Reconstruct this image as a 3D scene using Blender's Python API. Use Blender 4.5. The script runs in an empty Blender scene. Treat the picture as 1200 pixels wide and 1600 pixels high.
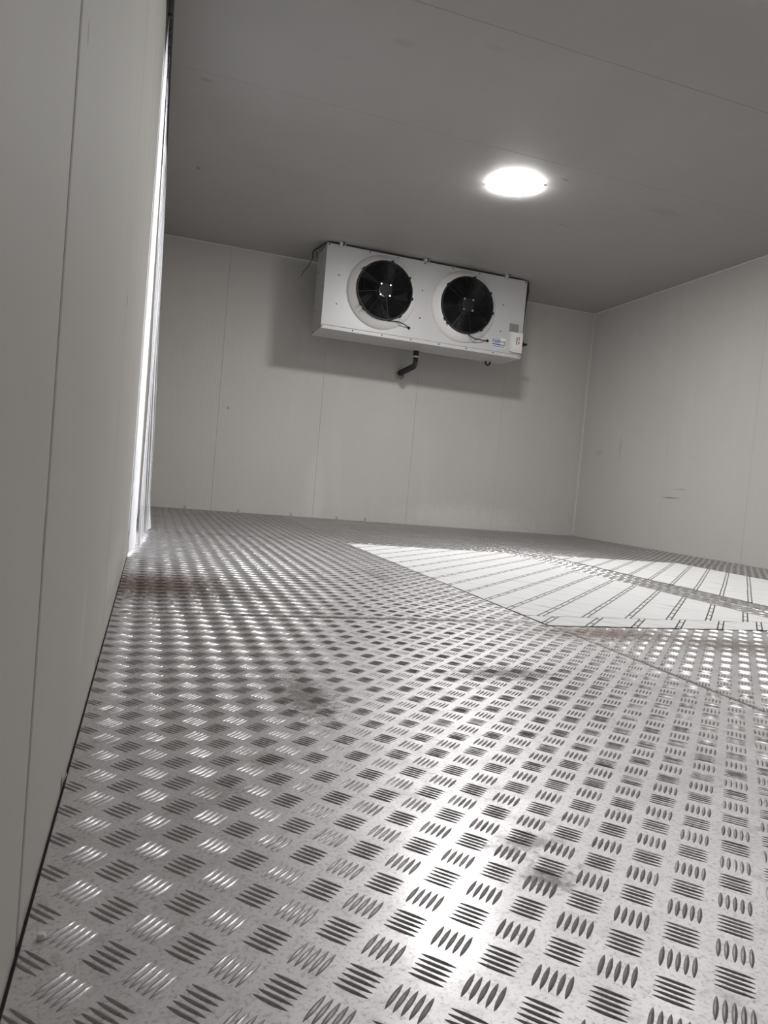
import bpy, bmesh, math, random
import numpy as np
from mathutils import Matrix, Vector

random.seed(7)
rng = np.random.default_rng(7)
SC = bpy.context.scene
COL = SC.collection

# ------------------------------------------------------------------ camera
YAW, PITCH, ROLL = 0.3194, -0.0376, 0.0876
FPX, CAMH = 1109.0, 0.3708
fw = np.array([math.sin(YAW) * math.cos(PITCH), math.cos(YAW) * math.cos(PITCH), math.sin(PITCH)])
rt = np.cross(fw, [0, 0, 1]); rt /= np.linalg.norm(rt)
up = np.cross(rt, fw)
r2 = rt * math.cos(ROLL) + up * math.sin(ROLL)
u2 = -rt * math.sin(ROLL) + up * math.cos(ROLL)
cam_data = bpy.data.cameras.new('camera')
cam = bpy.data.objects.new('camera', cam_data)
COL.objects.link(cam)
cam_data.sensor_fit = 'VERTICAL'
cam_data.sensor_height = 36.0
cam_data.lens = FPX / 1600.0 * 36.0
cam_data.clip_start = 0.01
m = Matrix.Identity(4)
for i in range(3):
    m[i][0] = r2[i]; m[i][1] = u2[i]; m[i][2] = -fw[i]
m[2][3] = CAMH
cam.matrix_world = m
SC.camera = cam

# ------------------------------------------------------------------ world, view, lamp strength
world = bpy.data.worlds.new('world'); SC.world = world
world.use_nodes = True
bg = world.node_tree.nodes['Background']
bg.inputs[0].default_value = (0.96, 0.96, 1.0, 1)
bg.inputs[1].default_value = 5.0
SC.view_settings.view_transform = 'Standard'
SC.view_settings.look = 'None'
SC.view_settings.gamma = 1.0
SC.view_settings.use_curve_mapping = False
SC.view_settings.exposure = 0.0
LAMP_STRENGTH = 245.0
SC.cycles.use_denoising = True
SC.cycles.use_adaptive_sampling = True
SC.cycles.adaptive_threshold = 0.03
SC.cycles.max_bounces = 8
SC.cycles.diffuse_bounces = 5
SC.cycles.glossy_bounces = 4
SC.cycles.sample_clamp_indirect = 6.0

# room, metres: left wall, right wall, back wall, front wall (behind the camera), height
XL, XR, YB, YF, H = -0.0714, 4.386, 6.669, -0.58, 2.4
DOOR0, DOOR1, DOORH = 2.99, 4.12, 2.04
LAMPS = [(2.11, 4.26), (2.02, 1.95)]


# ------------------------------------------------------------------ material helpers
class NT:
    def __init__(self, name):
        self.mat = bpy.data.materials.new(name)
        self.mat.use_nodes = True
        self.t = self.mat.node_tree
        self.b = self.t.nodes['Principled BSDF']
        self.out = self.t.nodes['Material Output']

    def n(self, typ, **kw):
        nd = self.t.nodes.new(typ)
        for k, v in kw.items():
            setattr(nd, k, v)
        return nd

    def l(self, a, b):
        self.t.links.new(a, b)

    def math(self, op, a, b=None, c=None, clamp=False):
        nd = self.n('ShaderNodeMath', operation=op)
        nd.use_clamp = clamp
        for i, v in enumerate((a, b, c)):
            if v is None:
                continue
            if isinstance(v, (int, float)):
                nd.inputs[i].default_value = v
            else:
                self.l(v, nd.inputs[i])
        return nd.outputs[0]

    def coord(self):
        return self.n('ShaderNodeTexCoord').outputs['Object']

    def noise(self, vec, scale, detail=3, rough=0.5, stretch=None):
        if stretch:
            mp = self.n('ShaderNodeMapping')
            mp.inputs['Scale'].default_value = stretch
            self.l(vec, mp.inputs[0]); vec = mp.outputs[0]
        nd = self.n('ShaderNodeTexNoise')
        nd.inputs['Scale'].default_value = scale
        nd.inputs['Detail'].default_value = detail
        nd.inputs['Roughness'].default_value = rough
        self.l(vec, nd.inputs['Vector'])
        return nd.outputs['Fac']

    def ramp(self, fac, a, b, lo=0.0, hi=1.0):
        nd = self.n('ShaderNodeMapRange')
        nd.interpolation_type = 'SMOOTHSTEP'
        nd.inputs['From Min'].default_value = a
        nd.inputs['From Max'].default_value = b
        nd.inputs['To Min'].default_value = lo
        nd.inputs['To Max'].default_value = hi
        self.l(fac, nd.inputs['Value'])
        return nd.outputs[0]

    def mix(self, fac, a, b):
        nd = self.n('ShaderNodeMix', data_type='RGBA')
        for k, v in ((0, fac), (6, a), (7, b)):
            if isinstance(v, (int, float)):
                nd.inputs[k].default_value = v
            elif isinstance(v, tuple):
                nd.inputs[k].default_value = (*v, 1)
            else:
                self.l(v, nd.inputs[k])
        return nd.outputs[2]

    def blob(self, vec, wob, c, r, amt):
        """soft stain: centre c, radii r, wobbled by noise"""
        s = self.n('ShaderNodeVectorMath', operation='SUBTRACT')
        self.l(vec, s.inputs[0]); s.inputs[1].default_value = c
        d = self.n('ShaderNodeVectorMath', operation='MULTIPLY')
        self.l(s.outputs[0], d.inputs[0]); d.inputs[1].default_value = tuple(0 if k == 0 else 1 / k for k in r)
        ln = self.n('ShaderNodeVectorMath', operation='LENGTH')
        self.l(d.outputs[0], ln.inputs[0])
        v = self.math('MULTIPLY_ADD', wob, 1.4, ln.outputs['Value'])
        return self.ramp(v, 0.55, 1.75, amt, 0.0)

    def bump(self, h, strength, dist):
        nd = self.n('ShaderNodeBump')
        nd.inputs['Strength'].default_value = strength
        nd.inputs['Distance'].default_value = dist
        self.l(h, nd.inputs['Height'])
        self.l(nd.outputs[0], self.b.inputs['Normal'])

    def set(self, **kw):
        names = dict(color='Base Color', rough='Roughness', metal='Metallic', spec='Specular IOR Level')
        for k, v in kw.items():
            s = self.b.inputs[names[k]]
            if isinstance(v, (int, float)):
                s.default_value = v
            elif isinstance(v, tuple):
                s.default_value = (*v, 1)
            else:
                self.l(v, s)
        return self


def plain(name, color, rough=0.5, metal=0.0, spec=0.5, grain=0.06, scale=40):
    k = NT(name)
    f = k.noise(k.coord(), scale)
    dark = tuple(c * (1 - grain) for c in color)
    k.set(color=k.mix(f, dark, color), rough=rough, metal=metal, spec=spec)
    return k.mat


def panel_material(name, rib_axis, marks, base=(0.53, 0.518, 0.494)):
    k = NT(name)
    c = k.coord()
    big = k.noise(c, 1.3, 4)
    streak = k.noise(c, 5.0, 4, 0.6, stretch=(1, 1, 0.12) if rib_axis != 'ceil' else (1, 1, 1))
    speck = k.noise(c, 60, 2)
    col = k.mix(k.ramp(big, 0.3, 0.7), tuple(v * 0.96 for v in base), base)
    col = k.mix(k.math('MULTIPLY', k.ramp(streak, 0.52, 0.75), 0.25), col, tuple(min(1, v * 1.12) for v in base))
    col = k.mix(k.math('MULTIPLY', k.ramp(speck, 0.74, 0.80), 0.35), col, (0.2, 0.19, 0.18))
    wob = k.math('SUBTRACT', k.noise(c, 22, 4), 0.35)
    for mc, mr, amt, mcol in marks:
        col = k.mix(k.blob(c, wob, mc, mr, amt), col, mcol)
    k.set(color=col, rough=0.62, spec=0.16)
    if rib_axis in ('x', 'y'):
        sep = k.n('ShaderNodeSeparateXYZ'); k.l(c, sep.inputs[0])
        s = k.math('SINE', k.math('MULTIPLY', sep.outputs[0 if rib_axis == 'x' else 1], 2 * math.pi / 0.027))
        k.bump(s, 0.10, 0.002)
    else:
        k.bump(k.noise(c, 7, 3), 0.12, 0.01)
    return k.mat


M = {}
M['wall_back'] = panel_material('painted_panel_back', 'x', [
    ((3.1, YB, 0.10), (0.62, 0, 0.13), 0.35, (0.72, 0.70, 0.66)),
    ((1.49, YB, 0.18), (0.09, 0, 0.35), 0.3, (0.68, 0.66, 0.62)),
    ((0.62, YB, 0.95), (0.012, 0, 0.012), 0.7, (0.25, 0.24, 0.22))])
M['wall_right'] = panel_material('painted_panel_right', 'y', [
    ((XR, 5.21, 0.482), (0, 0.10, 0.006), 0.9, (0.16, 0.15, 0.14)),
    ((XR, 5.10, 0.56), (0, 0.07, 0.008), 0.35, (0.22, 0.21, 0.20)),
    ((XR, 6.0, 0.95), (0, 0.02, 0.10), 0.3, (0.3, 0.29, 0.28)),
    ((XR, 6.35, 0.9), (0, 0.06, 0.03), 0.25, (0.3, 0.29, 0.28))])
M['wall_left'] = panel_material('painted_panel_left', 'none', [
    ((XL, 0.622, 0.703), (0, 0.004, 0.009), 0.55, (0.18, 0.17, 0.16)),
    ((XL, 1.549, 0.697), (0, 0.010, 0.012), 0.8, (0.18, 0.17, 0.16)),
    ((XL, 0.57, 0.31), (0, 0.006, 0.02), 0.5, (0.25, 0.24, 0.23)),
    ((XL, 2.0, 0.12), (0, 0.5, 0.06), 0.35, (0.72, 0.70, 0.67)),
    ((XL, 1.0, 0.16), (0, 0.03, 0.05), 0.25, (0.72, 0.70, 0.67))])
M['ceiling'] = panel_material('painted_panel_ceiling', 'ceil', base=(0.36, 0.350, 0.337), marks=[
    ((0.95, 3.2, H), (0.05, 0.03, 0), 0.35, (0.26, 0.25, 0.24)),
    ((1.35, 3.05, H), (0.04, 0.02, 0), 0.25, (0.26, 0.25, 0.24)),
    ((0.12, 3.95, H), (0.03, 0.02, 0), 0.45, (0.22, 0.21, 0.20)),
    ((2.35, 4.05, H), (0.03, 0.012, 0), 0.6, (0.2, 0.2, 0.2)),
    ((3.2, 4.15, H), (0.12, 0.05, 0), 0.3, (0.25, 0.24, 0.23)),
    ((0.15, 5.1, H), (0.012, 0.02, 0), 0.7, (0.15, 0.15, 0.15)),
    ((2.75, 4.7, H), (0.05, 0.015, 0), 0.4, (0.22, 0.22, 0.22))])
M['core'] = plain('insulation_core', (0.30, 0.29, 0.27), 0.9)
M['joint'] = plain('joint_sealant', (0.64, 0.62, 0.58), 0.6)


def floor_metal(name, bars, worn):
    k = NT(name)
    c = k.coord()
    wob = k.math('MULTIPLY', k.math('SUBTRACT', k.noise(c, 60, 6, 0.8), 0.42), 3.4)
    n1 = k.noise(c, 3.0, 5, 0.6)
    n2 = k.noise(c, 55, 4, 0.6)
    n3 = k.noise(c, 16, 5, 0.62)
    base = (0.71, 0.692, 0.70) if not bars else ((0.39, 0.378, 0.38) if worn else (0.46, 0.45, 0.45))
    col = k.mix(k.ramp(n1, 0.3, 0.7), tuple(v * 0.86 for v in base), base)
    col = k.mix(k.math('MULTIPLY', k.ramp(n2, 0.5, 0.78), 0.35 if not bars else 0.55), col, (0.20, 0.185, 0.175))
    col = k.mix(k.math('MULTIPLY', k.ramp(n3, 0.60, 0.74), 0.30), col, (0.16, 0.145, 0.135))
    grit = k.noise(c, 230, 3, 0.7)
    col = k.mix(k.math('MULTIPLY', k.ramp(grit, 0.48, 0.72), 0.55 if worn else 0.3), col, (0.22, 0.205, 0.20))
    col = k.mix(k.math('MULTIPLY', k.ramp(k.noise(c, 95, 4, 0.7), 0.60, 0.72), 0.3), col, (0.14, 0.13, 0.125))
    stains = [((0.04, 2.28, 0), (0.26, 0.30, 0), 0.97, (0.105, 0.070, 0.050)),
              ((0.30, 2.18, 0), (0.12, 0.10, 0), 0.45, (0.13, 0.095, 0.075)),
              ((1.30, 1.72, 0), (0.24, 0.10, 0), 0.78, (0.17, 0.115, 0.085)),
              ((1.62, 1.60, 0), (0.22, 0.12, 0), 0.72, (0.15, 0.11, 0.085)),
              ((0.276, 1.17, 0), (0.05, 0.12, 0), 0.7, (0.12, 0.11, 0.10)),
              ((0.74, 1.31, 0), (0.12, 0.05, 0), 0.65, (0.12, 0.11, 0.10)),
              ((0.398, 0.59, 0), (0.022, 0.022, 0), 0.55, (0.10, 0.085, 0.075)),
              ((0.411, 0.655, 0), (0.045, 0.018, 0), 0.45, (0.11, 0.10, 0.09)),
              ((0.17, 0.91, 0), (0.04, 0.03, 0), 0.45, (0.12, 0.11, 0.10)),
              ((0.10, 0.82, 0), (0.03, 0.03, 0), 0.4, (0.12, 0.11, 0.10)),
              ((0.90, 2.75, 0), (0.035, 0.20, 0), 0.55, (0.12, 0.11, 0.10)),
              ((0.50, 1.86, 0), (0.70, 0.020, 0), 0.9, (0.09, 0.075, 0.065)),
              ((1.155, 1.3, 0), (0.009, 0.65, 0), 0.7, (0.10, 0.085, 0.075)),
              ((0.5, 4.2, 0), (0.7, 0.03, 0), 0.6, (0.10, 0.09, 0.08)),
              ((1.16, 5.4, 0), (0.02, 1.4, 0), 0.6, (0.10, 0.09, 0.08))]
    tot = None
    for sc_, sr, amt, scol in stains:
        f = k.blob(c, wob, sc_, sr, amt)
        col = k.mix(f, col, scol)
        tot = f if tot is None else k.math('MAXIMUM', tot, f)
    met = k.math('SUBTRACT', 1.0, k.math('MULTIPLY', tot, 0.85))
    ro = k.ramp(n3, 0.25, 0.8, 0.44, 0.58) if not bars else (k.ramp(n3, 0.25, 0.8, 0.40, 0.52) if worn else k.ramp(n3, 0.25, 0.8, 0.28, 0.38))
    ro = k.math('ADD', ro, k.math('MULTIPLY', tot, 0.25))
    k.set(color=col, metal=k.math('MULTIPLY', met, 0.92), rough=ro)
    gl = k.n('ShaderNodeBsdfGlossy'); k.l(k.mix(0.35, col, (0.75, 0.74, 0.75)), gl.inputs['Color'])
    k.l(k.math('ADD', k.ramp(n3, 0.25, 0.8, 0.13, 0.22), k.math('MULTIPLY', tot, 0.3)), gl.inputs['Roughness'])
    ms = k.n('ShaderNodeMixShader')
    k.l(k.math('MULTIPLY', k.math('SUBTRACT', 1.0, tot), 0.13 if not bars else 0.08), ms.inputs[0])
    k.l(k.b.outputs[0], ms.inputs[1]); k.l(gl.outputs[0], ms.inputs[2]); k.l(ms.outputs[0], k.out.inputs[0])
    k.bump(n2, 0.10, 0.0015)
    return k.mat


M['plate_worn'] = floor_metal('tread_plate_worn', False, True)
M['bar_worn'] = floor_metal('tread_bar_worn', True, True)
M['plate_clean'] = floor_metal('tread_plate_clean', False, False)
M['bar_clean'] = floor_metal('tread_bar_clean', True, False)
M['slab'] = plain('slab_dark', (0.10, 0.095, 0.09), 0.9)


def sheet_material(name, voff, uoff):
    """white printed sheet: ladders of thin black lines at 45 degrees, faint grey veins across"""
    k = NT(name)
    c = k.coord()
    sep = k.n('ShaderNodeSeparateXYZ'); k.l(c, sep.inputs[0])
    s = 1 / math.sqrt(2)
    u = k.math('MULTIPLY', k.math('ADD', sep.outputs[0], sep.outputs[1]), s)
    v = k.math('MULTIPLY', k.math('SUBTRACT', sep.outputs[0], sep.outputs[1]), s)
    vm = k.math('MODULO', k.math('ADD', v, 100 * 0.1165 - voff), 0.1165)     # 0..0.1165, ladder from 0 to .0185
    um = k.math('MODULO', k.math('ADD', u, 100 * 0.104 - uoff), 0.104)
    W, T = 0.0195, 0.0043
    inside = k.math('LESS_THAN', vm, W)
    rail1 = k.math('LESS_THAN', vm, T)
    rail2 = k.math('MULTIPLY', inside, k.math('GREATER_THAN', vm, W - T))
    rung = k.math('MULTIPLY', inside, k.math('LESS_THAN', um, 0.0125))
    line = k.math('MAXIMUM', k.math('MAXIMUM', rail1, rail2), rung)
    # grey veins running across
    cmb = k.n('ShaderNodeCombineXYZ')
    k.l(k.math('MULTIPLY', u, 1.0), cmb.inputs[0]); k.l(k.math('MULTIPLY', v, 0.22), cmb.inputs[1])
    wv = k.n('ShaderNodeTexNoise'); wv.inputs['Scale'].default_value = 9.0; wv.inputs['Detail'].default_value = 3
    k.l(cmb.outputs[0], wv.inputs['Vector'])
    ph = k.math('MULTIPLY_ADD', wv.outputs['Fac'], 0.13, u)
    tri = k.math('PINGPONG', ph, 0.052)
    vein = k.ramp(tri, 0.0, 0.010, 1.0, 0.0)
    gate = k.ramp(k.noise(c, 6, 2), 0.35, 0.65)
    veinf = k.math('MULTIPLY', k.math('MULTIPLY', vein, gate), 0.5)
    veinf = k.math('MULTIPLY', veinf, k.math('SUBTRACT', 1.0, inside))
    soil = k.math('MULTIPLY', k.ramp(k.noise(c, 5, 4, 0.6), 0.55, 0.8), 0.12)
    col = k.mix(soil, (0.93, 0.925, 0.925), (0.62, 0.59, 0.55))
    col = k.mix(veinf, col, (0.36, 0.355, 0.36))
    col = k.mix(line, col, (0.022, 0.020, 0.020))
    k.set(color=col, rough=0.38, spec=0.4)
    return k.mat


M['white_paint'] = plain('white_powder_coat', (0.49, 0.482, 0.482), 0.38, spec=0.5, grain=0.03, scale=8)
M['cowl'] = plain('white_cowl_plastic', (0.72, 0.71, 0.70), 0.35, grain=0.03)
M['black'] = plain('black_plastic', (0.012, 0.0115, 0.0135), 0.6, spec=0.2)
M['black_duct'] = plain('dark_duct', (0.03, 0.028, 0.033), 0.5, spec=0.3)
M['blade'] = plain('dark_blade', (0.008, 0.0078, 0.009), 0.75, spec=0.12)
M['wire'] = plain('black_wire', (0.012, 0.012, 0.013), 0.35)
M['foam'] = plain('black_foam_lagging', (0.020, 0.018, 0.018), 0.7)
M['chrome'] = plain('bright_bolt', (0.80, 0.80, 0.80), 0.18, 1.0)
M['rivet'] = plain('bright_rivet', (0.9, 0.9, 0.89), 0.25, 0.3)
M['screw'] = plain('dark_screw', (0.06, 0.055, 0.055), 0.45, 0.6)
M['tape'] = plain('pale_tape', (0.72, 0.72, 0.70), 0.5)
M['putty'] = plain('yellow_foam_sealant', (0.42, 0.39, 0.25), 0.8, grain=0.3, scale=60)
M['greysticker'] = plain('grey_sticker', (0.24, 0.23, 0.23), 0.35)
M['boxplastic'] = plain('box_plastic', (0.62, 0.615, 0.60), 0.3)
M['boxface'] = plain('box_face', (0.70, 0.69, 0.66), 0.35)
M['navy'] = plain('navy_print', (0.02, 0.035, 0.11), 0.4)
M['bluegrey'] = plain('label_paper_blue', (0.42, 0.46, 0.56), 0.4)
M['teal'] = plain('teal_print', (0.10, 0.20, 0.27), 0.4)
M['red'] = plain('red_print', (0.42, 0.06, 0.05), 0.4)
M['darkprint'] = plain('dark_print', (0.10, 0.03, 0.03), 0.4)
M['lamp_ring'] = plain('lamp_ring_plastic', (0.75, 0.75, 0.74), 0.4)
M['lamp_clip'] = plain('lamp_clip_metal', (0.35, 0.35, 0.35), 0.4, 0.6)
M['rail'] = plain('black_rail', (0.03, 0.028, 0.027), 0.45)
M['jamb'] = plain('door_jamb', (0.55, 0.54, 0.52), 0.4)
M['film_tab'] = plain('white_film_tab', (0.74, 0.73, 0.71), 0.45)

k = NT('milky_pvc')
c_ = k.coord()
f_ = k.noise(c_, 6, 4, 0.6, stretch=(1, 1, 0.15))
k.set(color=k.mix(k.ramp(f_, 0.35, 0.7), (0.80, 0.80, 0.80), (0.93, 0.93, 0.93)), rough=0.22, spec=0.5)
tr = k.n('ShaderNodeBsdfTranslucent'); tr.inputs[0].default_value = (0.8, 0.81, 0.84, 1)
mx = k.n('ShaderNodeMixShader'); mx.inputs[0].default_value = 0.22
k.l(k.b.outputs[0], mx.inputs[1]); k.l(tr.outputs[0], mx.inputs[2]); k.l(mx.outputs[0], k.out.inputs[0])
M['pvc'] = k.mat

def diffuser(name, strength):
    k = NT(name)
    k.set(color=(0.9, 0.9, 0.9), rough=0.4)
    k.b.inputs['Emission Color'].default_value = (1.0, 0.992, 0.98, 1)
    k.b.inputs['Emission Strength'].default_value = strength
    return k.mat


M['diffuser_far'] = diffuser('lamp_diffuser_bright', LAMP_STRENGTH)
M['diffuser_near'] = diffuser('lamp_diffuser_weaker', LAMP_STRENGTH * 0.45)


# ------------------------------------------------------------------ mesh helpers
def box(bm, lo, hi, bev=0.0, seg=1):
    vs = [bm.verts.new((x, y, z)) for x in (lo[0], hi[0]) for y in (lo[1], hi[1]) for z in (lo[2], hi[2])]
    fs = [(0, 1, 3, 2), (4, 6, 7, 5), (0, 4, 5, 1), (2, 3, 7, 6), (0, 2, 6, 4), (1, 5, 7, 3)]
    faces = [bm.faces.new([vs[i] for i in f]) for f in fs]
    if bev:
        es = list({e for f in faces for e in f.edges})
        bmesh.ops.bevel(bm, geom=es, offset=bev, segments=seg, affect='EDGES', profile=0.5)
    return bm


def lathe(bm, prof, axis_o, d, seg=32, close=False):
    """revolve [(r, t)] about the axis through axis_o along d"""
    d = Vector(d).normalized()
    a = d.orthogonal().normalized(); b = d.cross(a)
    o = Vector(axis_o); rings = []
    for r, t in prof:
        if r < 1e-6:
            rings.append([bm.verts.new(o + d * t)])
        else:
            rings.append([bm.verts.new(o + d * t + (a * math.cos(2 * math.pi * i / seg) + b * math.sin(2 * math.pi * i / seg)) * r) for i in range(seg)])
    for p_, q_ in zip(rings, rings[1:]):
        for i in range(seg):
            j = (i + 1) % seg
            if len(p_) == 1 and len(q_) == 1:
                continue
            if len(p_) == 1:
                bm.faces.new((p_[0], q_[j], q_[i]))
            elif len(q_) == 1:
                bm.faces.new((p_[i], p_[j], q_[0]))
            else:
                bm.faces.new((p_[i], p_[j], q_[j], q_[i]))
    return bm


def tube(bm, pts, r, seg=10, cap=True):
    pts = [Vector(p_) for p_ in pts]
    rings = []; prev = None
    for i, p_ in enumerate(pts):
        t = (pts[min(i + 1, len(pts) - 1)] - pts[max(i - 1, 0)]).normalized()
        a = t.orthogonal().normalized() if prev is None else (prev - t * prev.dot(t)).normalized()
        prev = a; b = t.cross(a)
        rr = r[i] if isinstance(r, (list, tuple)) else r
        rings.append([bm.verts.new(p_ + (a * math.cos(2 * math.pi * j / seg) + b * math.sin(2 * math.pi * j / seg)) * rr) for j in range(seg)])
    for p_, q_ in zip(rings, rings[1:]):
        for j in range(seg):
            jj = (j + 1) % seg
            bm.faces.new((p_[j], p_[jj], q_[jj], q_[j]))
    if cap:
        bm.faces.new(rings[0][::-1]); bm.faces.new(rings[-1])
    return bm


def ring_tube(bm, centre, R, r, seg=48, sub=6):
    """torus in a plane of constant y"""
    rings = []
    for i in range(seg):
        a = 2 * math.pi * i / seg
        dx, dz = math.cos(a), math.sin(a)
        rings.append([bm.verts.new((centre[0] + dx * (R + r * math.cos(t)), centre[1] + r * math.sin(t), centre[2] + dz * (R + r * math.cos(t))))
                      for t in [2 * math.pi * j / sub for j in range(sub)]])
    for i in range(seg):
        p_, q_ = rings[i], rings[(i + 1) % seg]
        for j in range(sub):
            jj = (j + 1) % sub
            bm.faces.new((p_[j], q_[j], q_[jj], p_[jj]))
    return bm


def done(name, bm, mat, parent=None, smooth=False, label=None):
    bmesh.ops.recalc_face_normals(bm, faces=bm.faces)
    me = bpy.data.meshes.new(name)
    bm.to_mesh(me); bm.free()
    if smooth:
        me.polygons.foreach_set('use_smooth', [True] * len(me.polygons))
        try:
            me.set_sharp_from_angle(angle=math.radians(40))
        except Exception:
            pass
    return obj(name, me, mat, parent, label)


def obj(name, me, mat, parent=None, label=None):
    o = bpy.data.objects.new(name, me)
    if mat is not None and me is not None and len(me.materials) == 0:
        me.materials.append(mat)
    COL.objects.link(o)
    if parent is not None:
        o.parent = parent
        o.matrix_parent_inverse = parent.matrix_world.inverted()
    if label:
        o['label'] = label
    return o


def empty(name, loc=(0, 0, 0)):
    o = bpy.data.objects.new(name, None)
    o.empty_display_size = 0.1
    COL.objects.link(o)
    o.location = loc
    o.matrix_world = Matrix.Translation(loc)
    return o


def tag(o, label, cat, group=None):
    o['label'] = label; o['category'] = cat
    if group:
        o['group'] = group
    return o


def struct(o, label, cat):
    o['kind'] = 'structure'; o['label'] = label; o['category'] = cat
    return o


def bm_():
    return bmesh.new()


# ------------------------------------------------------------------ walls and ceiling
PT = 0.05            # panel thickness
GAP = 0.0012


def panels(wall, name, mat, rects, axis, face, outward, GAP=0.0005, BV=0.0016):
    """rects: (a0,a1,z0,z1) along the wall; face plane coordinate; outward sign"""
    for a0, a1, z0, z1 in rects:
        b = bm_()
        f0, f1 = sorted((face, face + outward * PT))
        if axis == 'x':
            box(b, (a0 + GAP, f0, z0), (a1 - GAP, f1, z1), BV, 2)
        elif axis == 'y':
            box(b, (f0, a0 + GAP, z0), (f1, a1 - GAP, z1), BV, 2)
        else:
            box(b, (z0, a0 + GAP, f0), (z1, a1 - GAP, f1), BV, 2)
        done(name, b, mat, wall)


def cuts(lo, hi, first, step):
    v = [lo]; x = first
    while x < hi - 0.02:
        if x > lo + 0.02:
            v.append(x)
        x += step
    return list(zip(v, v[1:] + [hi]))


b = box(bm_(), (XL - 0.2, YB + PT + 0.003, -0.05), (XR + 0.2, YB + 0.16, H + 0.2))
wall_back = struct(done('wall_back', b, M['core']), 'far grey panel wall behind the twin-fan cooler unit', 'wall')
panels(wall_back, 'wall_panel', M['wall_back'], [(a, c, -0.02, H) for a, c in cuts(XL - 0.05, XR + 0.05, 0.534, 0.9525)], 'x', YB, 1)

b = box(bm_(), (XR + PT + 0.003, YF - 0.2, -0.05), (XR + 0.16, YB + 0.05, H + 0.2))
wall_right = struct(done('wall_right', b, M['core']), 'grey panel wall at the right with a dark horizontal scuff', 'wall')
panels(wall_right, 'wall_panel', M['wall_right'], [(a, c, -0.02, H) for a, c in cuts(YF, YB, 5.32 - 0.965 * 6, 0.965)], 'y', XR, 1)

b = bm_()
box(b, (XL - 0.16, YF - 0.2, -0.05), (XL - PT - 0.003, DOOR0 - 0.004, H + 0.2))
box(b, (XL - 0.16, DOOR1 + 0.004, -0.05), (XL - PT - 0.003, YB + 0.05, H + 0.2))
box(b, (XL - 0.16, DOOR0 - 0.004, DOORH + 0.004), (XL - PT - 0.003, DOOR1 + 0.004, H + 0.2))
wall_left = struct(done('wall_left', b, M['core']), 'close grey panel wall along the left, up to the strip curtain', 'wall')
panels(wall_left, 'wall_panel', M['wall_left'],
       [(a, c, -0.02, H) for a, c in ((YF, -0.375), (-0.375, 0.575), (0.575, 1.52), (1.52, 2.47), (2.47, DOOR0))]
       + [(DOOR0, DOOR1, DOORH, H)]
       + [(a, c, -0.02, H) for a, c in ((DOOR1, 4.40), (4.40, 5.35), (5.35, 6.30), (6.30, YB))], 'y', XL, -1, 0.0035, 0.003)

b = box(bm_(), (XL - 0.2, YF - 0.16, -0.05), (XR + 0.2, YF - PT - 0.003, H + 0.2))
wall_front = struct(done('wall_front', b, M['core']), 'grey panel wall behind the viewer', 'wall')
panels(wall_front, 'wall_panel', M['wall_right'], [(a, c, -0.02, H) for a, c in cuts(XL - 0.05, XR + 0.05, 0.534, 0.9525)], 'x', YF, -1)

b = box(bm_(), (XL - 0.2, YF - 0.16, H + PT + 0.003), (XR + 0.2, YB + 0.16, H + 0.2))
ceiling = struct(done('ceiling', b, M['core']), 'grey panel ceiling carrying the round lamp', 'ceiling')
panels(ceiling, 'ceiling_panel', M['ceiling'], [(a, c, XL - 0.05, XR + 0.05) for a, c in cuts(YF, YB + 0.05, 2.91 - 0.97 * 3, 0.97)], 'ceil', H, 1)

# door jamb lining
b = bm_()
box(b, (XL - 0.16, DOOR0 - 0.003, 0.0), (XL - 0.002, DOOR0 + 0.012, DOORH), 0.002)
box(b, (XL - 0.16, DOOR1 - 0.012, 0.0), (XL - 0.002, DOOR1 + 0.003, DOORH), 0.002)
box(b, (XL - 0.16, DOOR0 + 0.0125, DOORH - 0.012), (XL - 0.002, DOOR1 - 0.0125, DOORH + 0.003), 0.002)
struct(done('trim_1', b, M['jamb']), 'pale lining of the doorway behind the strip curtain', 'door frame')

# corner sealant beads
b = bm_()
tube(b, [(XR - 0.001, YB - 0.001, 0.02), (XR - 0.001, YB - 0.001, H - 0.003)], 0.005, 6)
struct(done('trim_2', b, M['joint'], smooth=True), 'sealant bead in the far right corner of the room', 'trim')
b = bm_()
tube(b, [(XL + 0.001, YB - 0.001, H - 0.001), (XR - 0.004, YB - 0.001, H - 0.001)], 0.005, 6)
struct(done('trim_3', b, M['joint'], smooth=True), 'sealant bead where the far wall meets the ceiling', 'trim')
b = bm_()
tube(b, [(XR - 0.001, YB - 0.006, H - 0.001), (XR - 0.001, YF + 0.001, H - 0.001)], 0.005, 6)
struct(done('trim_4', b, M['joint'], smooth=True), 'sealant bead where the right wall meets the ceiling', 'trim')

# ------------------------------------------------------------------ floor
b = box(bm_(), (-1.4, YF - 0.16, -0.2), (XR + 0.16, YB + 0.16, -0.0042))
floor = struct(done('floor', b, M['slab']), 'aluminium tread plate floor of the cold room', 'floor')

XS = [XL + 0.0015, 1.150, 2.370, 3.590, XR - 0.0015]
YS = [YF + 0.002, 1.860, 4.200, YB - 0.002]
PX, PY = 0.0593, 0.0600
# white sheets lying on the plates (x0,x1,y0,y1)
SHEETS = [(1.140, 2.210, 1.955, 4.105), (1.140, 2.205, 1.812, 1.950), (2.500, 3.560, 2.852, 4.100), (2.510, 3.565, 0.760, 2.848)]


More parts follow.
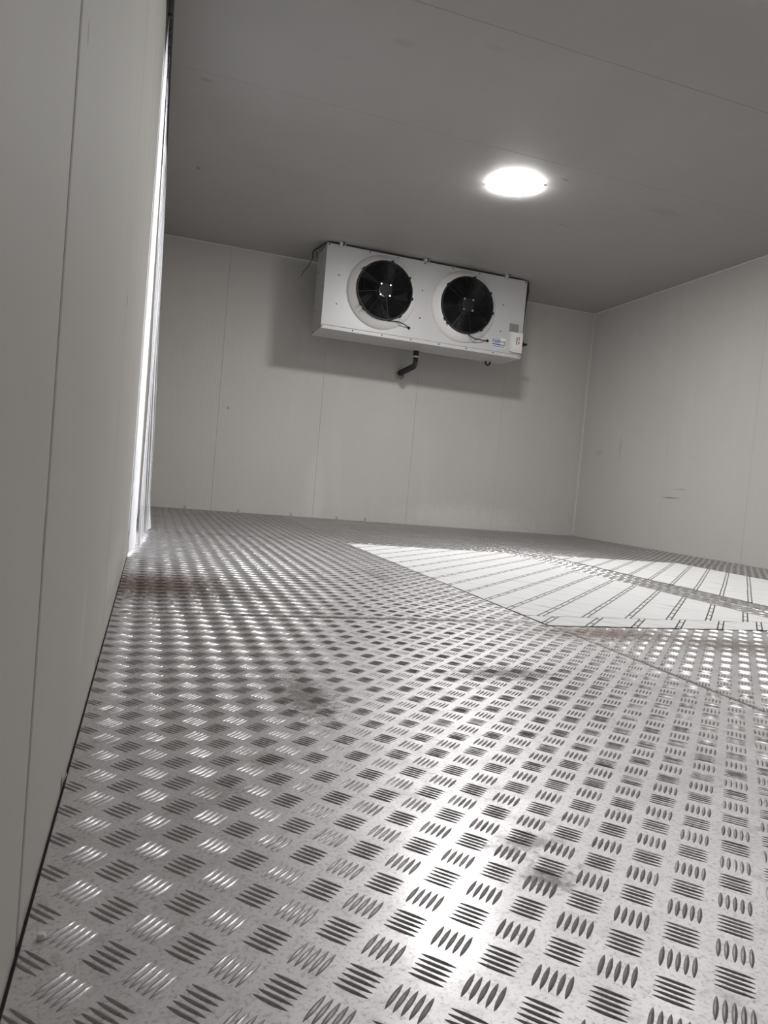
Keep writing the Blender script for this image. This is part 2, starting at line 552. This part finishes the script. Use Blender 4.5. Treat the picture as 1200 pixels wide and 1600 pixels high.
def bar_arrays(nst, side):
    """tread bar along +x, two curved flanks meeting in a crisp ridge"""
    L, Wd, Ht = 0.0156, 0.0023, 0.00128
    ts = np.cos(np.linspace(math.pi, 0, nst))[1:-1]
    nx = len(side)
    V = []; F = []
    for sg in (1, -1):
        o = len(V)
        V.append((-L, 0, -0.0001))
        for t in ts:
            w = Wd * (1 - t * t) ** 0.72
            h = Ht * min(1.0, 1.2 * (1 - t * t) ** 0.65)
            for a, z in side:
                V.append((t * L, sg * a * w, z * h - 0.0001))
        V.append((L, 0, -0.0001))
        e = len(V) - 1
        n = len(ts)
        tri = []
        for j in range(nx - 1):
            tri.append((o, o + 2 + j, o + 1 + j))
            q_ = o + 1 + (n - 1) * nx
            tri.append((q_ + j, q_ + j + 1, e))
        for i in range(n - 1):
            for j in range(nx - 1):
                a0 = o + 1 + i * nx + j
                tri.append((a0, a0 + 1, a0 + nx + 1)); tri.append((a0, a0 + nx + 1, a0 + nx))
        if sg == 1:
            tri = [t_[::-1] for t_ in tri]
        F += tri
    V = np.array(V); F = np.array(F)
    nz = np.cross(V[F[:, 1]] - V[F[:, 0]], V[F[:, 2]] - V[F[:, 0]])[:, 2]
    F[nz < 0] = F[nz < 0][:, ::-1]
    return V, F


BAR_HI = bar_arrays(9, [(1, 0), (0.58, 0.54), (0, 1)])
BAR_MID = bar_arrays(7, [(1, 0), (0, 1)])
BAR_LO = bar_arrays(4, [(1, 0), (0, 1)])


def mesh_np(name, V, F, smooth=True):
    me = bpy.data.meshes.new(name)
    me.vertices.add(len(V)); me.vertices.foreach_set('co', V.astype(np.float32).ravel())
    me.loops.add(F.size); me.loops.foreach_set('vertex_index', F.astype(np.int32).ravel())
    me.polygons.add(len(F))
    me.polygons.foreach_set('loop_start', np.arange(0, F.size, 3, dtype=np.int32))
    me.polygons.foreach_set('loop_total', np.full(len(F), 3, dtype=np.int32))
    if smooth:
        me.polygons.foreach_set('use_smooth', np.ones(len(F), dtype=bool))
    me.update(); me.validate()
    return me


def in_frame(P):
    d = P - np.array([0, 0, CAMH])
    z = d @ fw
    z = np.where(z < 0.05, 1e9, z)
    x = 600 + FPX * (d @ r2) / z; y = 800 - FPX * (d @ u2) / z
    return (x > 0) & (x < 1200) & (y > 0) & (y < 1600) & (z < 1e8)


plates = []
all_bars = []           # (plate index, x, y, angle, needs_clip)
for iy in range(3):
    for ix in range(4):
        x0, x1, y0, y1 = XS[ix], XS[ix + 1], YS[iy], YS[iy + 1]
        g = 0.0016
        b = box(bm_(), (x0 + g, y0 + g, -0.0040), (x1 - g, y1 - g, 0.0), 0.0006)
        o = done('floor_plate', b, M['plate_worn' if ix == 0 else 'plate_clean'], floor)
        plates.append((o, x0 + g, x1 - g, y0 + g, y1 - g))
        if (ix, iy) == (0, 0):
            ax, ay = -0.0335, 0.518
        elif (ix, iy) == (1, 0):
            ax, ay = 1.230, 1.230
        else:
            ax, ay = x0 + random.uniform(0, 0.06), y0 + random.uniform(0, 0.06)
        for off, ang in ((0.0, math.pi / 4), (0.5, -math.pi / 4)):
            i0 = math.floor((x0 - ax) / PX) - 1; i1 = math.ceil((x1 - ax) / PX) + 1
            j0 = math.floor((y0 - ay) / PY) - 1; j1 = math.ceil((y1 - ay) / PY) + 1
            ii, jj = np.meshgrid(np.arange(i0, i1 + 1), np.arange(j0, j1 + 1), indexing='ij')
            gx = (ax + (ii.ravel() + off) * PX); gy = (ay + (jj.ravel() + off) * PY)
            for kbar in range(5):
                s_ = (kbar - 2) * 0.0064
                cx = gx - math.sin(ang) * s_; cy = gy + math.cos(ang) * s_
                keep = (cx > x0 + g + 0.001) & (cx < x1 - g - 0.001) & (cy > y0 + g + 0.001) & (cy < y1 - g - 0.001)
                for sx0, sx1, sy0, sy1 in SHEETS:
                    keep &= ~((cx > sx0 + 0.012) & (cx < sx1 - 0.012) & (cy > sy0 + 0.012) & (cy < sy1 - 0.012))
                n = keep.sum()
                if n:
                    all_bars.append(np.stack([np.full(n, len(plates) - 1), cx[keep], cy[keep], np.full(n, ang)], 1))
BARS = np.concatenate(all_bars)
dist = np.hypot(BARS[:, 1], BARS[:, 2])
P3 = np.stack([BARS[:, 1], BARS[:, 2], np.zeros(len(BARS))], 1)
vis = in_frame(P3)
bx0 = np.array([p_[1] for p_ in plates])[BARS[:, 0].astype(int)]; bx1 = np.array([p_[2] for p_ in plates])[BARS[:, 0].astype(int)]
by0 = np.array([p_[3] for p_ in plates])[BARS[:, 0].astype(int)]; by1 = np.array([p_[4] for p_ in plates])[BARS[:, 0].astype(int)]
mg = 0.0135
whole = (BARS[:, 1] > bx0 + mg) & (BARS[:, 1] < bx1 - mg) & (BARS[:, 2] > by0 + mg) & (BARS[:, 2] < by1 - mg)
cand = np.where(vis & whole)[0]
near300 = cand[np.argsort(dist[cand])[:300]]
single = np.zeros(len(BARS), bool); single[near300] = True
# the 300 nearest bars in view, one object each (shared mesh)
bar_me = mesh_np('tread_bar', *BAR_HI)
bar_me.materials.append(M['bar_worn'])


def place_single(i):
    pl = plates[int(BARS[i, 0])][0]
    o = bpy.data.objects.new('tread_bar', bar_me)
    COL.objects.link(o); o.parent = pl
    o.location = (BARS[i, 1], BARS[i, 2], 0); o.rotation_euler = (0, 0, BARS[i, 3])


for i in near300:
    place_single(i)
# the others joined, one part for each plate
for pi, (pl, x0, x1, y0, y1) in enumerate(plates):
    Vs, Fs, base = [], [], 0
    for (V0, F0), lo, hi in ((BAR_HI, -1, 1.15), (BAR_MID, 1.15, 2.6), (BAR_LO, 2.6, 99)):
        sel = (BARS[:, 0] == pi) & ~single & (dist >= lo) & (dist < hi)
        Bs = BARS[sel]
        if len(Bs) == 0:
            continue
        ca, sa = np.cos(Bs[:, 3])[:, None], np.sin(Bs[:, 3])[:, None]
        X = Bs[:, 1][:, None] + ca * V0[None, :, 0] - sa * V0[None, :, 1]
        Y = Bs[:, 2][:, None] + sa * V0[None, :, 0] + ca * V0[None, :, 1]
        hz = 1.0 + 0.12 * rng.standard_normal(len(Bs))[:, None]
        Z = np.broadcast_to(V0[None, :, 2], X.shape) * hz
        X = np.clip(X, x0, x1); Y = np.clip(Y, y0, y1)
        Vs.append(np.stack([X, Y, Z], 2).reshape(-1, 3))
        Fs.append((F0[None] + base + (np.arange(len(Bs)) * len(V0))[:, None, None]).reshape(-1, 3))
        base += len(Bs) * len(V0)
    if not Vs:
        continue
    me = mesh_np('tread_bars', np.concatenate(Vs), np.concatenate(Fs))
    o = obj('tread_bars', me, M['bar_worn' if pi % 4 == 0 else 'bar_clean'], pl)
    o['kind'] = 'stuff'

# white sheets
sheet_labels = [
    'large white floor sheet with black ladder lines, left of the bare metal strip',
    'narrow white floor sheet offcut along the near edge of the large left sheet',
    'white floor sheet with ladder lines, far half of the run beyond the metal strip',
    'white floor sheet running out at the right edge, near half beyond the metal strip']
offs = [(-0.1975, 2.632), (-0.1555, 2.545), (-0.058, 3.60), (-0.0600, 3.575)]
for (x0, x1, y0, y1), lab, (vo, uo) in zip(SHEETS, sheet_labels, offs):
    nx_, ny_ = max(2, int((x1 - x0) / 0.022)), max(2, int((y1 - y0) / 0.022))
    b = bm_()
    grid = {}
    for i in range(nx_ + 1):
        for j in range(ny_ + 1):
            x = x0 + (x1 - x0) * i / nx_; y = y0 + (y1 - y0) * j / ny_
            w = 0.00035 * math.sin(x * 19 + 3 * math.sin(y * 5)) + 0.00035 * math.sin((x + y) * 41 + 2 * math.sin(x * 9))
            if j in (0, ny_):
                w += random.uniform(-0.0003, 0.0006)
            grid[i, j] = b.verts.new((x, y, 0.0030 + w))
    for i in range(nx_):
        for j in range(ny_):
            b.faces.new((grid[i, j], grid[i + 1, j], grid[i + 1, j + 1], grid[i, j + 1]))
    r_ = bmesh.ops.extrude_face_region(b, geom=list(b.faces))
    for v in [g_ for g_ in r_['geom'] if isinstance(g_, bmesh.types.BMVert)]:
        v.co.z -= 0.0013
    mat = sheet_material('printed_white_sheet', vo, uo)
    tag(done('floor_sheet', b, mat, smooth=True), lab, 'floor sheet', 'white printed sheets on the floor')

# ------------------------------------------------------------------ ceiling lamps
def lamp(x, y, label, mat):
    t = empty('ceiling_lamp', (x, y, H))
    tag(t, label, 'lamp', 'round ceiling lamps')
    b = lathe(bm_(), [(0.0, 0.0), (0.140, 0.0), (0.142, -0.004), (0.140, -0.009), (0.0, -0.009)], (x, y, H - 0.0005), (0, 0, 1), 48)
    done('ring', b, M['lamp_ring'], t, True)
    b = lathe(bm_(), [(0.148, -0.0095), (0.1535, -0.010), (0.1545, -0.0125), (0.148, -0.016), (0.11, -0.019), (0.06, -0.021), (0.0, -0.0215)], (x, y, H), (0, 0, 1), 48)
    done('diffuser', b, M[mat], t, True)
    for s in (-1, 1):
        b = box(bm_(), (x + s * 0.166 - 0.012, y - 0.006 + 0.09 * -s, H - 0.010), (x + s * 0.166 + 0.012, y + 0.006 + 0.09 * -s, H - 0.001), 0.002)
        done('clip', b, M['lamp_clip'], t)


lamp(*LAMPS[0], 'bright round lamp on the ceiling in front of the cooler unit', 'diffuser_far')
lamp(*LAMPS[1], 'round ceiling lamp nearer the viewer, above the top of the picture', 'diffuser_near')

# ------------------------------------------------------------------ evaporator unit
UX0, UX1, UY0, UY1, UZ0, UZ1 = 1.272, 3.192, 6.000, 6.372, 1.658, 2.380
unit = empty('cooler_unit', ((UX0 + UX1) / 2, (UY0 + UY1) / 2, UZ0))
tag(unit, 'white twin-fan cooler unit hung under the ceiling at the far wall', 'cooling unit')

# casing: front plate, side plates, top and back
b = bm_()
box(b, (UX0, UY0, UZ0 + 0.034), (UX1, UY0 + 0.02, UZ1), 0.003, 2)
done('front_panel', b, M['white_paint'], unit)
for xa, xb in ((UX0 + 0.004, UX0 + 0.022), (UX1 - 0.022, UX1 - 0.004)):
    b = box(bm_(), (xa, UY0 + 0.021, UZ0 + 0.034), (xb, UY1, UZ1 - 0.002), 0.002)
    done('side_panel', b, M['white_paint'], unit)
b = box(bm_(), (UX0 + 0.023, UY0 + 0.021, UZ1 - 0.018), (UX1 - 0.023, UY1, UZ1 - 0.002), 0.002)
done('top_panel', b, M['white_paint'], unit)
b = bm_()
box(b, (UX0 + 0.023, UY1 - 0.02, UZ0 + 0.05), (UX1 - 0.023, UY1 - 0.004, UZ1 - 0.02))
done('coil', b, M['screw'], unit)
b = box(bm_(), (UX0, UY0 - 0.001, UZ0), (UX1, UY1, UZ0 + 0.033), 0.004, 2)
done('drip_tray', b, M['white_paint'], unit)

# screws (shared mesh)
b = lathe(bm_(), [(0.0062, 0.0), (0.0060, -0.003), (0.0035, -0.0045), (0.0, -0.0045)], (0, 0, 0), (0, 1, 0), 10)
scr0 = done('screw', b, M['screw'], None, True)
spots = [(1.29, 2.367), (1.652, 2.366), (1.909, 2.366), (2.164, 2.362), (2.435, 2.367), (2.699, 2.366), (3.177, 2.367),
         (1.394, 2.125), (1.392, 1.88), (2.161, 2.122), (2.159, 1.878), (2.964, 2.124), (2.960, 1.882),
         (1.281, 1.677), (1.554, 1.677), (1.822, 1.677), (2.092, 1.677), (2.361, 1.677), (2.631, 1.677), (2.902, 1.677), (3.172, 1.677)]
for i, (x, z) in enumerate(spots):
    o = scr0 if i == 0 else scr0.copy()
    if i:
        COL.objects.link(o)
    o.parent = unit; o.matrix_parent_inverse = unit.matrix_world.inverted()
    o.location = (x, UY0 - (0.001 if z < 1.69 else 0.0) + 0.0002, z)
for (y, z) in ((6.05, 1.676), (6.30, 1.676), (6.05, 2.02), (6.30, 1.86), (6.30, 2.2)):
    o = scr0.copy(); COL.objects.link(o); o.parent = unit; o.matrix_parent_inverse = unit.matrix_world.inverted()
    o.rotation_euler = (0, 0, -math.pi / 2)
    o.location = (UX0 + (0.0 if z < 1.69 else 0.004), y, z)

# hanging brackets
for x in (1.404, 2.174, 2.979):
    b = bm_()
    box(b, (x - 0.030, UY0 - 0.030, UZ1 + 0.0145), (x + 0.030, UY0 + 0.05, H - 0.0005), 0.001)
    box(b, (x - 0.030, UY0 - 0.034, UZ1 - 0.012), (x - 0.004, UY0 - 0.004, UZ1 + 0.014), 0.001)
    box(b, (x + 0.012, UY0 + 0.005, UZ1 + 0.0005), (x + 0.030, UY0 + 0.05, UZ1 + 0.014), 0.001)
    br = done('bracket', b, M['white_paint'], unit)
    b = lathe(bm_(), [(0.011, 0.0), (0.011, -0.012), (0.006, -0.013), (0.006, -0.026), (0.0, -0.026)], (x + 0.006, UY0 - 0.018, UZ1 + 0.0145), (0, 0, 1), 6)
    done('bolt', b, M['screw'], br)
    b = box(bm_(), (x - 0.012, UY0 - 0.038, UZ1 + 0.0155), (x + 0.028, UY0 - 0.0305, H - 0.002), 0.001)
    done('clamp_plate', b, M['black'], br)

# fans
def fan(cx, cz, spin, bright):
    yb = UY0
    b = lathe(bm_(), [(0.318, 0.0), (0.316, 0.010), (0.300, 0.030), (0.275, 0.058), (0.258, 0.078), (0.252, 0.080), (0.246, 0.078), (0.246, -0.0)],
              (cx, yb, cz), (0, -1, 0), 72)
    sh = done('fan_shroud', b, M['cowl'], unit, True)
    # dark duct and back plate
    b = lathe(bm_(), [(0.2445, 0.0), (0.2445, 0.100), (0.252, 0.100), (0.254, 0.084), (0.2555, 0.0815)], (cx, yb, cz), (0, -1, 0), 72)
    done('duct_ring', b, M['black_duct'], sh, True)
    b = lathe(bm_(), [(0.0, 0.004), (0.2435, 0.004), (0.2435, 0.001), (0.0, 0.001)], (cx, yb, cz), (0, -1, 0), 48)
    done('duct_back', b, M['black'], sh)
    # blades
    for kb in range(5):
        a0 = spin + kb * 2 * math.pi / 5
        b = bm_()
        rows = []
        for r in (0.085, 0.13, 0.175, 0.218, 0.236):
            row = []
            sweep = 0.35 * (r - 0.085) / 0.15
            half = 0.50 - 0.10 * (r - 0.085) / 0.15
            for s in (-1.0, -0.4, 0.2, 0.7, 1.0):
                a = a0 + sweep + s * half
                dep = 0.030 + 0.020 * s - 0.010 * (1 - s * s)
                row.append(b.verts.new((cx + r * math.cos(a), yb - 0.012 - dep, cz + r * math.sin(a))))
            rows.append(row)
        for p_, q_ in zip(rows, rows[1:]):
            for i in range(4):
                b.faces.new((p_[i], p_[i + 1], q_[i + 1], q_[i]))
        bmesh.ops.solidify(b, geom=list(b.faces), thickness=0.002)
        done('blade', b, M['blade'], sh, True)
    # motor hub
    b = lathe(bm_(), [(0.088, 0.006), (0.088, 0.060), (0.080, 0.070), (0.062, 0.074), (0.040, 0.075), (0.037, 0.070), (0.0, 0.070)], (cx, yb, cz), (0, -1, 0), 40)
    hub = done('motor_hub', b, M['black'], sh, True)
    # guard: concentric wires and spokes
    b = bm_()
    yg = yb - 0.104
    for kr in range(21):
        ring_tube(b, (cx, yg + 0.004 * (kr / 20) ** 2, cz), 0.062 + 0.0094 * kr, 0.0017, 56, 4)
    for ks in range(8):
        a = 0.2 + ks * math.pi / 4
        tube(b, [(cx + 0.055 * math.cos(a), yg - 0.001, cz + 0.055 * math.sin(a)), (cx + 0.256 * math.cos(a), yg + 0.004, cz + 0.256 * math.sin(a))], 0.0017, 5)
    done('guard', b, M['wire'], sh, True)
    b = lathe(bm_(), [(0.0, 0.101), (0.060, 0.101), (0.0605, 0.106), (0.054, 0.1075), (0.0, 0.1075)], (cx, yb, cz), (0, -1, 0), 32)
    done('guard_plate', b, M['black'], sh, True)
    # four bolts on the guard plate
    for sx, sz in ((-1, 1), (1, 1), (-1, -1), (1, -1)):
        bx_, bz_ = cx + sx * 0.042, cz + sz * 0.046
        b = lathe(bm_(), [(0.0125, 0.106), (0.0125, 0.112), (0.009, 0.1165), (0.0, 0.118)], (bx_, yb, bz_), (0, -1, 0), 14)
        done('bolt', b, M['chrome'], sh, True)
    if bright:
        b = bm_()
        pts = [(cx - 0.068 + 0.0, yb - 0.109, cz + 0.02)]
        for i in range(9):
            a = math.radians(165 + i * 13)
            pts.append((cx + 0.058 * math.cos(a), yb - 0.109, cz + 0.058 * math.sin(a)))
        tube(b, pts[1:], [0.002, 0.003, 0.004, 0.006, 0.008, 0.009, 0.008, 0.006, 0.003], 8)
        done('torn_foil', b, M['chrome'], sh, True)
    # clips round the rim
    for a_deg in (80, 33, -8, -52, 143, 216, 226):
        a = math.radians(a_deg)
        c_ = Vector((cx + 0.256 * math.cos(a), yb - 0.092, cz + 0.256 * math.sin(a)))
        b = box(bm_(), (-0.011, -0.012, -0.007), (0.011, 0.012, 0.007), 0.002)
        bmesh.ops.rotate(b, verts=b.verts, cent=(0, 0, 0), matrix=Matrix.Rotation(-a - math.pi / 2, 3, 'Y'))
        bmesh.ops.translate(b, verts=b.verts, vec=c_)
        done('clip', b, M['black'], sh)
    return sh


fan(1.788, 2.040, 0.3, True)
fan(2.569, 2.040, 1.1, False)

# fan cables with grommets
for (gx, gz), pts in (((2.065, 1.776), [(1.835, UY0 - 0.085, 1.787), (1.88, UY0 - 0.075, 1.795), (1.95, UY0 - 0.055, 1.802), (2.02, UY0 - 0.03, 1.790), (2.065, UY0 - 0.004, 1.776)]),
                      ((2.836, 1.776), [(2.605, UY0 - 0.085, 1.787), (2.625, UY0 - 0.075, 1.776), (2.68, UY0 - 0.060, 1.762), (2.76, UY0 - 0.035, 1.766), (2.836, UY0 - 0.004, 1.776)])):
    b = tube(bm_(), pts, 0.0048, 8)
    cb = done('fan_cable', b, M['wire'], unit, True)
    b = lathe(bm_(), [(0.0, 0.010), (0.008, 0.009), (0.013, 0.004), (0.014, -0.001)], (gx, UY0, gz), (0, -1, 0), 16)
    done('grommet', b, M['black'], cb, True)


def text_mesh(name, body, size, mat, parent, loc, rot, label=None):
    cu = bpy.data.curves.new(name, 'FONT')
    cu.body = body; cu.size = size; cu.extrude = 0.0002
    cu.align_x = 'CENTER'; cu.align_y = 'CENTER'
    to = bpy.data.objects.new(name, cu)
    COL.objects.link(to)
    bpy.context.view_layer.update()
    me = bpy.data.meshes.new_from_object(to.evaluated_get(bpy.context.evaluated_depsgraph_get()))
    bpy.data.objects.remove(to)
    me.materials.clear(); me.materials.append(mat)
    me.transform(Matrix.Translation(loc) @ rot.to_4x4())
    return obj(name, me, mat, parent, label)


FRONT = Matrix.Rotation(math.pi / 2, 3, 'X')       # text reads from -y
# maker's sticker
b = box(bm_(), (2.884, UY0 - 0.0012, 1.728), (3.025, UY0 - 0.0002, 1.820), 0.0003)
st = done('sticker', b, M['boxface'], unit, label='small white and blue sticker')
b = box(bm_(), (2.886, UY0 - 0.0018, 1.763), (2.965, UY0 - 0.0013, 1.818))
done('sticker_field', b, M['bluegrey'], st)
text_mesh('lettering', 'huefeng', 0.044, M['navy'], st, (2.954, UY0 - 0.0022, 1.789), FRONT)
b = box(bm_(), (2.886, UY0 - 0.0018, 1.754), (3.022, UY0 - 0.0013, 1.762))
done('printed_bar', b, M['navy'], st)
for i in range(6):
    xa = 2.888 + i * 0.022
    b = box(bm_(), (xa, UY0 - 0.0018, 1.735), (xa + 0.018, UY0 - 0.0013, 1.746))
    done('printed_line', b, M['teal'], st)

# terminal box with printed cover, grey sticker above
b = bm_()
outline = [(3.052, 1.892), (3.186, 1.892), (3.186, 1.702), (3.085, 1.702), (3.060, 1.712), (3.052, 1.735)]
f0 = [b.verts.new((x, UY0 - 0.001, z)) for x, z in outline]
f1 = [b.verts.new((x + (0.004 if x < 3.1 else -0.003), UY0 - 0.028, z + (0.004 if z < 1.8 else -0.003))) for x, z in outline]
b.faces.new(f0); b.faces.new(f1)
for i in range(6):
    j = (i + 1) % 6
    b.faces.new((f0[i], f0[j], f1[j], f1[i]))
tb = done('terminal_box', b, M['boxplastic'], unit, label='pale plastic electrical box with a printed cover')
b = box(bm_(), (3.080, UY0 - 0.0305, 1.732), (3.178, UY0 - 0.0285, 1.884), 0.001)
done('cover', b, M['boxface'], tb)
ROT90 = Matrix.Rotation(-math.pi / 2, 3, 'Y') @ FRONT
for i in range(4):
    b = box(bm_(), (3.118, UY0 - 0.0314, 1.776 + i * 0.0175), (3.127, UY0 - 0.0307, 1.776 + i * 0.0175 + 0.0155))
    done('printed_mark', b, M['darkprint'], tb)
for i, (z, hh) in enumerate(((1.784, 0.022), (1.820, 0.012), (1.838, 0.010))):
    b = box(bm_(), (3.138, UY0 - 0.0314, z), (3.151, UY0 - 0.0307, z + hh))
    done('printed_mark', b, M['red'], tb)
b = box(bm_(), (3.048, UY0 - 0.0016, 1.895), (3.143, UY0 - 0.0002, 1.970), 0.0004)
done('rating_plate', b, M['greysticker'], unit, label='plain grey rating plate')

# supply cable down the right side, with a dark clip at its foot
b = tube(bm_(), [(3.225, 6.06, 2.395), (3.235, 6.055, 2.30), (3.222, 6.05, 2.20), (3.212, 6.04, 2.10), (3.203, 6.03, 2.0), (3.200, 6.03, 1.90), (3.215, 6.05, 1.845), (3.245, 6.07, 1.815)], [0.012, 0.012, 0.011, 0.009, 0.008, 0.007, 0.007, 0.009], 8)
sc_ = done('supply_cable', b, M['wire'], unit, True)
b = box(bm_(), (3.193, 6.03, 1.800), (3.265, 6.10, 1.816), 0.002)
done('cable_clip', b, M['black'], sc_)
b = tube(bm_(), [(3.236, 6.12, 2.38), (3.226, 6.10, 2.2), (3.214, 6.08, 2.02), (3.204, 6.07, 1.87)], 0.005, 6)
done('earth_wire', b, M['tape'], sc_, True)
# hanging wire loops at the top left
b = tube(bm_(), [(1.262, 6.05, 2.385), (1.235, 6.15, 2.37), (1.215, 6.22, 2.372), (1.200, 6.24, 2.35), (1.205, 6.24, 2.30)], 0.006, 6)
w_ = done('suspension_wire', b, M['wire'], unit, True)
b = tube(bm_(), [(1.215, 6.22, 2.372), (1.232, 6.22, 2.33), (1.240, 6.22, 2.30)], 0.003, 5)
done('wire_end', b, M['wire'], w_, True)
b = tube(bm_(), [(1.205, 6.24, 2.30), (1.18, 6.30, 2.24), (1.15, 6.36, 2.20), (1.14, 6.38, 2.17)], 0.003, 5)
done('wire_tail', b, M['screw'], w_, True)
# small hook under the tray at the right
pts = [(3.018 + 0.024 * math.cos(a), 6.33, 1.648 - 0.026 * math.sin(a)) for a in [math.pi * i / 8 for i in range(9)]]
pts = [(pts[0][0], 6.33, 1.659)] + pts + [(pts[-1][0], 6.33, 1.659)]
b = tube(bm_(), pts, 0.007, 8)
done('hook', b, M['black'], unit, True)

# drain pipe
dp = empty('drain_pipe', (2.262, 6.30, 1.52))
tag(dp, 'black lagged drain pipe from under the cooler unit into the far wall', 'pipe')
b = tube(bm_(), [(2.262, 6.30, 1.6485), (2.262, 6.30, 1.600)], 0.026, 20)
done('upper_sleeve', b, M['foam'], dp, True)
b = tube(bm_(), [(2.262, 6.30, 1.599), (2.262, 6.30, 1.586)], 0.0235, 20)
done('tape_band', b, M['tape'], dp, True)
b = tube(bm_(), [(2.262, 6.30, 1.6575), (2.262, 6.30, 1.649)], 0.029, 20)
done('collar', b, M['tape'], dp, True)
b = tube(bm_(), [(2.262, 6.30, 1.585), (2.262, 6.30, 1.548), (2.261, 6.305, 1.528), (2.260, 6.318, 1.512), (2.259, 6.34, 1.505),
                 (2.252, 6.50, 1.494), (2.246, YB - 0.002, 1.484)], [0.023, 0.023, 0.024, 0.025, 0.027, 0.028, 0.028], 20)
done('lagged_pipe', b, M['foam'], dp, True)
b = bm_()
for i in range(12):
    a = math.pi + math.pi * i / 11
    r_ = 0.036 + random.uniform(0, 0.012)
    cx_, cz_ = 2.246 + r_ * math.cos(a), 1.474 + (r_ + 0.006) * math.sin(a)
    bmesh.ops.create_icosphere(b, subdivisions=1, radius=random.uniform(0.010, 0.017), matrix=Matrix.Translation((cx_, YB - 0.004, cz_)))
done('foam_seal', b, M['putty'], dp, True, label='rough yellowish foam around the pipe hole')

# ------------------------------------------------------------------ PVC strip curtain in the doorway
cur = empty('strip_curtain', (XL + 0.02, (DOOR0 + DOOR1) / 2, 0))
tag(cur, 'milky plastic strip curtain hanging over the doorway in the left wall', 'curtain')
RZ0, RZ1 = 2.055, 2.125
b = bm_()
box(b, (XL + 0.0005, 2.62, RZ0), (XL + 0.005, 4.30, RZ1), 0.001)
box(b, (XL + 0.0052, 2.62, RZ1 - 0.012), (XL + 0.026, 4.30, RZ1), 0.001)
done('rail', b, M['rail'], cur)
for i in range(14):
    y = 2.72 + i * 0.113
    b = lathe(bm_(), [(0.009, 0.005), (0.009, 0.018), (0.006, 0.022), (0.0, 0.022)], (XL, y, 2.085 + (0.010 if i % 2 else 0)), (1, 0, 0), 10)
    done('hanger', b, M['rail'], cur, True)
NS = 8
for i in range(NS):
    yc = 3.07 + i * 0.138
    width = 0.20
    top = 2.105; bot = 0.012 if i < 4 else 0.02
    b = bm_()
    nz, nw = 22, 6
    grid = {}
    lean = [0.016, 0.026, 0.030, 0.030, 0.034, 0.040, 0.052, 0.060][i]
    x_top = XL + (0.010 if i % 2 == 0 else 0.0155)
    for a in range(nz + 1):
        t = a / nz                       # 0 at the top
        z = top + (bot - top) * t
        flare = 0.0
        if i == 7:
            flare = 0.018 * max(0, (t - 0.9) / 0.1) ** 1.5
        for c in range(nw + 1):
            s = c / nw * 2 - 1
            curl = (0.006 if i else 0.002) * (1 - s * s) * (1 if i % 2 == 0 else -0.3)
            x = x_top + lean * (t ** 0.6) * (0.5 + 0.5 * s if i == 0 else 1.0) + curl * min(1, t * 4) + (0.004 if i else 0.0) * math.sin(3.1 * t * math.pi + i) * t + flare * (0.4 + 0.6 * s)
            edge = min(1, t * 8) * (1 - s) / 2 if i == 0 else 0.0      # the first strip clings to the wall
            x = max(x - 0.0090 * edge, XL + 0.0078 - 0.0064 * edge)
            grid[a, c] = b.verts.new((x, yc + s * width / 2 + 0.012 * t * math.sin(i * 2.1), z))
    for a in range(nz):
        for c in range(nw):
            b.faces.new((grid[a, c], grid[a, c + 1], grid[a + 1, c + 1], grid[a + 1, c]))
    bmesh.ops.solidify(b, geom=list(b.faces), thickness=0.002)
    done('strip', b, M['pvc'], cur, True)

# ------------------------------------------------------------------ small things
b = lathe(bm_(), [(0.0032, 0.0), (0.0034, 0.0015), (0.0026, 0.0040), (0.0, 0.0048)], (-0.055, 0.580, 0.0002), (0, 0, 1), 12)
tag(done('rivet', b, M['rivet'], smooth=True), 'tiny shiny rivet on the metal floor beside the left wall', 'rivet')

tabs_left = [(0.852, 0.016, 'nearest'), (1.364, 0.022, 'middle'), (1.925, 0.022, 'farthest')]
for y, hgt, which in tabs_left:
    b = bm_()
    pr = [(0.0006, 0.0), (0.0012, hgt * 0.35), (0.0035, hgt * 0.75), (0.0055, hgt)]
    rows = []
    for dx, z in pr:
        wd = 0.010 * (1 - 0.45 * z / hgt)
        rows.append([b.verts.new((XL + 0.0005 + dx, y - wd, z + 0.0004)), b.verts.new((XL + 0.0005 + dx * 0.6, y + wd, z + 0.0004))])
    for p_, q_ in zip(rows, rows[1:]):
        b.faces.new((p_[0], p_[1], q_[1], q_[0]))
    bmesh.ops.solidify(b, geom=list(b.faces), thickness=0.0006)
    tag(done('film_tab', b, M['film_tab']), f'{which} of the small white film tabs at the foot of the left wall', 'film tab', 'film tabs at the foot of the walls')
tabs_back = [(0.31, 'beside the strip curtain'), (0.79, 'left of the cooler unit'), (1.28, 'under the left end of the cooler'), (1.73, 'below the left fan'), (2.02, 'left of the drain pipe')]
for x, where in tabs_back:
    b = bm_()
    h_ = random.uniform(0.030, 0.045)
    v = [b.verts.new((x - 0.012, YB - 0.001, 0.0005)), b.verts.new((x + 0.012, YB - 0.001, 0.0005)),
         b.verts.new((x + 0.008, YB - 0.003, h_ * 0.8)), b.verts.new((x - 0.010, YB - 0.012, h_))]
    b.faces.new(v)
    bmesh.ops.solidify(b, geom=list(b.faces), thickness=0.0008)
    tag(done('film_tab', b, M['film_tab']), f"small white film tab at the far wall's foot {where}", 'film tab', 'film tabs at the foot of the walls')
